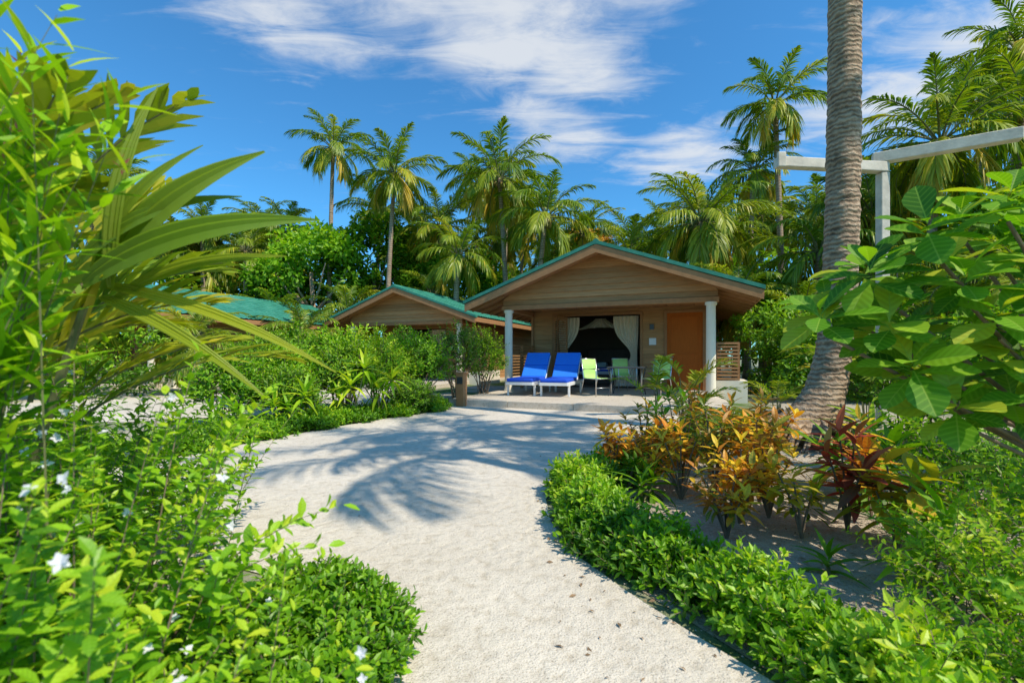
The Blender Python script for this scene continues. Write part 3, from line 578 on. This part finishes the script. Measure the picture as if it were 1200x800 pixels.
def areca(name,x,y,n,h,L,ll,lw,mat=G_palm,rb=.55,spread=.35,nl=16,el=75):
    g=Geo()
    for i in range(n):
        az=i*2.4+rng.normal(0,.2);b=np.array([.05*math.cos(az),.05*math.sin(az),0]);hh=h*rng.uniform(.6,1.1)
        top=b+np.array([spread*hh*.3*math.cos(az),spread*hh*.3*math.sin(az),hh])
        g.tube([b,(b+top)/2+[0,0,.03],top],[.01,.009,.007],6,.5,1)
        frond(g,top,az,R(el-rng.uniform(0,25)),L*rng.uniform(.8,1.1),R(75),nl,ll,lw,0,rb+rng.normal(0,.08),.3,1,rs=.006,skip=.05,vee=.3)
    g.build(name,[mat,STEM],loc=(x,y,0))
areca('areca_palm',1.75,5.6,4,.8,.5,.22,.025,rb=.65);areca('areca_palm',2.3,5.9,6,.8,.5,.24,.028,rb=.7);areca('areca_palm',2.05,5.3,5,.5,.5,.22,.028,rb=.7)
areca('areca_palm',5.0,8.6,9,.35,.7,.25,.03,rb=.6,el=65);areca('areca_palm',2.5,5.6,7,.3,.5,.25,.03,rb=.6,el=60);areca('areca_palm',6.4,8.2,10,.8,1.3,.4,.04,rb=.65,el=65)
areca('areca_palm',2.1,4.5,7,.2,.5,.25,.02,rb=.5,el=60);areca('areca_palm',4.9,4.9,9,.7,1.2,.4,.035,rb=.65,el=60)
def croton(x,y,n,h,mat=G_bronze,ls=.13,rb=.5,sp=.45,name='croton_plant',T=None,nl=12):
    g=Geo();T=T or leafT(.32,4,.12,.25)
    for i in range(n):
        a=rng.uniform(0,6.28);hh=h*rng.uniform(.45,1.05);rr=sp*h*rng.uniform(.2,.8)
        e=np.array([rr*math.cos(a),rr*math.sin(a),hh]);g.tube([(0,0,0),e*[.4,.4,.55],e],[.009,.007,.005],6,.5,1)
        r_=rb+rng.normal(0,.22)
        twigs(g,[e-[0,0,.1]],[e*[.6,.6,1]],.16,nl,T,ls*rng.uniform(.85,1.15),(95,30),0,r_,.24,droop=.15)
        twigs(g,[e*[.7,.7,.6]],[e*[.6,.6,1]],.14,6,T,ls*.9,(95,60),0,r_-.15,.22,droop=.2)
    g.build(name,[mat,WSTEM],loc=(x,y,0),veins=True)
croton(1.2,3.95,9,.46,rb=.8);croton(.95,4.2,7,.4,rb=.9);croton(1.5,4.0,10,.62,rb=.6);croton(1.5,3.0,14,.52,rb=.75,ls=.115);croton(1.85,3.4,11,.66,rb=.6,ls=.13);croton(1.3,3.5,9,.5,rb=.85,ls=.115)
croton(2.2,4.1,10,.7,rb=.7);croton(1.4,4.8,6,.55,rb=.3);croton(1.9,4.8,9,.7,rb=.3);croton(.95,3.75,4,.3,rb=.3,mat=G_near);croton(1.6,3.6,8,.68,rb=.25,ls=.13);croton(2.1,3.9,8,.5,rb=.95)
croton(1.3,2.75,9,.4,rb=.7,ls=.105);croton(1.6,4.4,6,.65,rb=.4,mat=G_near);croton(1.75,3.1,8,.48,rb=.8,ls=.11)
croton(2.1,2.85,5,.55,G_red,.22,.65,.3,'cordyline_plant',leafT(.26,5,.12,.2),9);croton(2.45,3.1,4,.62,G_bronze,.2,.75,.3,'croton_plant',leafT(.28,5,.12,.2),9)
croton(2.2,2.6,5,.5,G_yel,.24,.75,.35,'croton_plant',leafT(.3,5,.1,.35),7);croton(1.75,2.75,6,.4,G_yel,.13,.6,.4,'croton_plant',None,9)
dracaena('dracaena_plant',.98,3.45,[(0,0,.1),(.1,.05,.12)],ls=.25,rb=.6,mat=G_shr);dracaena('dracaena_plant',2.7,3.4,[(0,0,.2),(.2,.1,.35),(-.2,.1,.3)],ls=.45,rb=.6,mat=G_shr)
dracaena('dracaena_plant',4.2,4.8,[(0,0,.3),(.3,.1,.45),(-.3,.1,.3)],ls=.5,rb=.6,mat=G_shr);dracaena('dracaena_plant',1.6,2.3,[(0,0,.04)],ls=.2,rb=.6,mat=G_shr);dracaena('dracaena_plant',2.0,2.2,[(0,0,.15),(.1,0,.25)],ls=.32,rb=.7)
# big-leaf plant right
g=Geo();TB=leafT(.56,7,.1,.18,'ob');base=np.array([2.85,1.9,0])
C=[(1.25,1.95,1.25),(1.42,1.9,1.45),(1.50,1.9,1.22),(1.62,1.85,1.62),(1.72,1.8,1.4),(1.85,1.75,1.72),(1.95,1.8,1.08),(2.05,1.8,1.52),(1.66,2.0,1.02),(1.42,2.15,1.32),(2.2,1.9,1.78),(2.3,1.8,1.25),(1.85,2.0,1.5),(2.15,2.05,1.6),(2.4,1.9,1.5),
   (1.55,1.85,1.05),(2.5,2.2,1.8),(2.1,2.2,1.05),(1.9,1.7,.95),(1.8,1.75,1.25),(2.0,1.7,1.35),(2.6,2.1,1.4),(2.1,1.75,1.08),(1.75,2.1,1.2),(2.0,2.1,1.75),(1.55,2.1,1.5),(1.9,1.95,1.22),(1.72,1.85,.88),(1.62,2.2,1.3),(2.0,1.9,.9),(2.3,2.1,1.65)]
for c in C:
    c=np.array(c);ax=nrm(c-base*[1,1,0]-[0,0,.3]);j=base*[1,1,0]+[0,0,.5]
    g.tube([j*.8+c*.2,(j+c)/2-[0,0,.08],c-ax*.12],[.014,.01,.007],7,.5,1)
    twigs(g,[c-ax*.1],[ax*.6+[0,-.5,.6]],.12,11,TB,.185,(98,35),0,.6+rng.normal(0,.14),.24,droop=.12)
g.tube([base,base+[-.1,0,.3],base*[1,1,0]+[0,0,.6]],[.04,.03,.02],10,.5,1)
g.build('broad_leaved_shrub',[G_big,WSTEM],smooth=False,veins=True)
def shootshrub(name,base,spread,n,tip,seg,size,mat,rb=.5,nl=4,T=LF2,flow=0,sag=.06):
    g=Geo();B=np.array(base)+rng.normal(0,1,(n,3))*[spread*.35,spread*.35,0];
    a=rng.uniform(0,6.28,n);rr=np.sqrt(rng.random(n))*spread;E=B+np.stack([rr*np.cos(a),rr*np.sin(a),tip*rng.uniform(.45,1.05,n)*(1-.35*rr/spread)],-1)
    shoots(g,B,E,sag,seg,nl,T,size,0,1,.003,.12,(75,50),rb+rng.normal(0,.1,n),.2)
    mats=[mat,WSTEM]
    if flow:
        F=E[:flow]+rng.normal(0,.025,(flow,3))+[.02,-.02,.01];twigs(g,F,np.array([.1,-.7,.55])+rng.normal(0,.4,(flow,3)),.002,5,leafT(.75,2,.05,0),.0135,(85,80),2,.5,.2);mats.append(G_flow)
    return g.build(name,mats,veins=True)
shootshrub('flowering_shrub',(2.05,1.5,0),.5,95,.8,9,.05,G_near,.7)
shootshrub('flowering_shrub',(1.62,1.15,0),.33,75,.42,8,.04,G_near,.65)
shootshrub('flowering_shrub',(1.55,1.55,0),.25,50,.3,7,.038,G_near,.65)
shootshrub('flowering_shrub',(2.9,2.3,0),.7,90,1.0,9,.06,G_near,.6);shootshrub('flowering_shrub',(1.95,1.9,0),.3,45,.6,8,.045,G_near,.9)
shootshrub('flowering_shrub',(3.5,3.4,0),.6,90,1.0,8,.07,G_near,.55)
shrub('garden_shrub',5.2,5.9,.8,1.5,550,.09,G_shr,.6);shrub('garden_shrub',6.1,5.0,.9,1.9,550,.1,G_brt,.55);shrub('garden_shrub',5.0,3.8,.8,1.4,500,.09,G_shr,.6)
# foreground-left flowering shrub
shootshrub('flowering_shrub',(-1.05,.92,0),.42,160,1.2,12,.052,G_near,.6,nl=5,T=LF,flow=55)
shootshrub('flowering_shrub',(-.74,.82,0),.27,95,.72,10,.045,G_near,.6,T=LF,flow=30)
shootshrub('flowering_shrub',(-1.7,1.5,0),.55,150,1.3,12,.058,G_near,.55,T=LF,flow=25)
shootshrub('flowering_shrub',(-2.3,2.4,0),.7,140,1.1,10,.075,G_near,.5)
shootshrub('flowering_shrub',(-3.5,3.2,0),.6,90,.8,8,.08,G_near,.55)
g=Geo();B=np.array([(-1.0,1.2,.2)]*7);E=np.array([(-.48,1.2,.7),(-.5,1.15,.62),(-.62,1.3,.62),(-.8,1.3,.9),(-.6,1.15,.5),(-.72,1.35,1.0),(-.9,1.3,1.1)])
shoots(g,B,E,.1,8,3,LF,.062,0,1,.003,.3,(65,45),.7,.12);g.build('flowering_shrub',[G_near,WSTEM],veins=True)
# foreground-left palm
g=Geo()
def blade(p0,p1,w,sag=.08,rnd=.5,n=14,mat=0):
    p0=np.array(p0,float);p1=np.array(p1,float);d=p1-p0;L=np.linalg.norm(d);sd=nrm(np.cross(d,[.25,-1,.6]));up=nrm(np.cross(sd,d))
    rows=[];kk=np.linspace(-1,1,9)
    for t in np.linspace(0,1,n+1):
        c=p0+d*t+up*(sag*math.sin(math.pi*t**.9))+np.array([0,0,-.05])*t**3;ww=w*(math.sin(math.pi*min(.985,.1+.9*t**.75)))**.8/2
        rows.append([c+sd*ww*k+up*(ww*.3*abs(k)+ww*.16*(i%2)) for i,k in enumerate(kk)])
    g.grid(rows,rnd,mat)
o=np.array([-1.35,1.4,1.3])
for (tx,ty,tz,w,r) in [(-.76,1.4,1.78,.12,.5),(-.86,1.45,1.66,.06,.42),(-.60,1.4,1.57,.11,.45),(-.72,1.45,1.47,.05,.55),(-.56,1.45,1.10,.04,.7),(-.72,1.35,1.02,.04,.6),(-.95,1.4,1.8,.05,.5),(-1.05,1.35,1.95,.05,.55)]:
    j=o+rng.normal(0,.035,3)+[.1,0,.0];blade(j,(tx,ty,tz),w,.05,r)
g.tube([(-1.75,1.6,0),(-1.6,1.5,.7),o+[.05,0,0]],[.022,.016,.01],7,.5,1)
for (az,el,L,bx,by,bz,ll) in [(20,65,1.3,-2.1,1.7,.7,.42),(60,62,1.3,-2.1,1.7,.8,.42),(-20,68,1.2,-2.0,1.6,.8,.4),(100,70,1.4,-2.0,1.9,.7,.4),(10,50,1.0,-2.2,1.7,.8,.4),(150,60,1.2,-1.9,1.7,.8,.4),(35,45,1.1,-2.0,1.9,.7,.42),(-5,76,1.4,-1.9,1.6,.9,.38),(45,60,1.0,-1.8,1.5,.6,.4),(15,58,.9,-1.75,1.4,.8,.4),(-30,75,1.2,-1.6,1.35,.8,.34),(80,80,1.3,-1.6,1.5,.9,.36),(0,82,1.25,-1.7,1.25,.8,.3)]:
    frond(g,(bx,by,bz),R(az),R(el),L,R(55),26,ll,.036,0,.6+rng.normal(0,.1),.25,1,rs=.008,skip=.12,a0=45,a1=70)
    g.tube([(-2.05,1.7,0),(bx,by,bz)],[.02,.01],6,.5,1)
g.build('foreground_palm_plant',[G_palm,STEM],smooth=False)
g=Geo();n=34;B=np.tile([-1.25,.95,.5],(n,1))+rng.normal(0,.1,(n,3));E=np.stack([rng.uniform(-1.2,-.8,n),rng.uniform(.8,1.05,n),rng.uniform(1.25,1.78,n)],-1)
shoots(g,B,E,.04,8,3,leafT(.17,4,.1,.2,'lan'),.14,0,1,.003,.3,(55,35),.65,.2)
twigs(g,E[:10],np.tile([0,0,1.],(10,1)),.05,7,leafT(.3,2),.02,(50,20),2,.5,.3);g.build('oleander_bush',[G_brt,STEM,G_bud])
# ---------------------------------------------------------------- light
SE,SA=52,np.array([.8,-.6])
sun=bpy.data.lights.new('sun','SUN');sun.energy=5.0;sun.angle=R(.5);sun.color=(1,.925,.79)
so=mkobj('sun',sun,loc=(10,-10,20))
from mathutils import Vector
sd=Vector((SA[0]*math.cos(R(SE)),SA[1]*math.cos(R(SE)),math.sin(R(SE))));so.rotation_euler=sd.to_track_quat('Z','Y').to_euler()
w=bpy.data.worlds.new('World');scene.world=w;w.use_nodes=True;nt=w.node_tree;bg=nt.nodes['Background'];bg.inputs[1].default_value=.14
sky=nt.nodes.new('ShaderNodeTexSky');sky.sky_type='NISHITA';sky.sun_disc=False;sky.sun_elevation=R(SE);sky.sun_rotation=math.atan2(SA[0],SA[1]);sky.air_density=1.0;sky.dust_density=.4;sky.ozone_density=1.5
hs=nt.nodes.new('ShaderNodeVectorMath');hs.operation='MULTIPLY';hs.inputs[1].default_value=(.44,1.12,1.5);nt.links.new(sky.outputs[0],hs.inputs[0])
tc=nt.nodes.new('ShaderNodeTexCoord');sx=nt.nodes.new('ShaderNodeSeparateXYZ');nt.links.new(tc.outputs['Generated'],sx.inputs[0])
def M(*a): return MM(nt,*a)
z=M('MAXIMUM',sx.outputs[2],.06);cb=nt.nodes.new('ShaderNodeCombineXYZ')
qx=M('DIVIDE',sx.outputs[0],z);qy=M('DIVIDE',sx.outputs[1],z);nt.links.new(qx,cb.inputs[0]);nt.links.new(qy,cb.inputs[1]);q=cb.outputs[0]
tot=None
for (bx,by,br,bw) in [(-.3,1.2,.4,1.05),(-.02,1.42,.4,1.25),(.2,1.6,.3,1.15),(.25,2.1,.32,1.05),(.12,1.85,.25,1),(.9,2.3,.42,1.05),(1.5,1.8,.45,1.05),(1.65,1.35,.5,1.25),(-.66,1.35,.3,.9),(.3,1.15,.3,.9),(-3,1.5,1,.7),(1,-2,1.5,.7)]:
    v=nt.nodes.new('ShaderNodeVectorMath');v.operation='DISTANCE';nt.links.new(q,v.inputs[0]);v.inputs[1].default_value=(bx,by,0)
    mr=nt.nodes.new('ShaderNodeMapRange');mr.interpolation_type='SMOOTHSTEP';mr.inputs['From Min'].default_value=br*1.5;mr.inputs['From Max'].default_value=0;mr.inputs['To Max'].default_value=bw
    nt.links.new(v.outputs['Value'],mr.inputs[0]);tot=mr.outputs[0] if tot is None else M('MAXIMUM',tot,mr.outputs[0])
mp=nt.nodes.new('ShaderNodeMapping');mp.inputs['Rotation'].default_value=(0,0,R(-55));mp.inputs['Scale'].default_value=(1.4,3.8,1);nt.links.new(q,mp.inputs[0])
n1=noise(nt,1.7,9,.62,mp.outputs[0],.9);n2=noise(nt,7,5,.65,q,.5)
nn=M('MULTIPLY_ADD',n2.outputs['Fac'],.3,n1.outputs['Fac'])
den=M('ADD',nn,M('MULTIPLY',tot,.5));mr=nt.nodes.new('ShaderNodeMapRange');mr.interpolation_type='SMOOTHSTEP';mr.inputs['From Min'].default_value=.72;mr.inputs['From Max'].default_value=1.34;mr.inputs['To Max'].default_value=.85;nt.links.new(den,mr.inputs[0])
mx=nt.nodes.new('ShaderNodeMix');mx.data_type='RGBA';nt.links.new(mr.outputs[0],mx.inputs[0]);nt.links.new(hs.outputs[0],mx.inputs[6]);mx.inputs[7].default_value=(5.8,6.0,6.2,1)
nt.links.new(mx.outputs[2],bg.inputs[0])
# ---------------------------------------------------------------- camera
cam=bpy.data.cameras.new('camera');cam.lens=16;cam.sensor_width=36;cam.clip_end=2000;cam.clip_start=.02;cam.shift_y=.015
cam.dof.use_dof=True;cam.dof.focus_distance=9;cam.dof.aperture_fstop=3.2
co=mkobj('camera',cam,loc=(0,0,1.1));co.rotation_euler=(R(90),0,0);scene.camera=co
scene.view_settings.view_transform='Standard';scene.view_settings.look='None';scene.view_settings.exposure=0
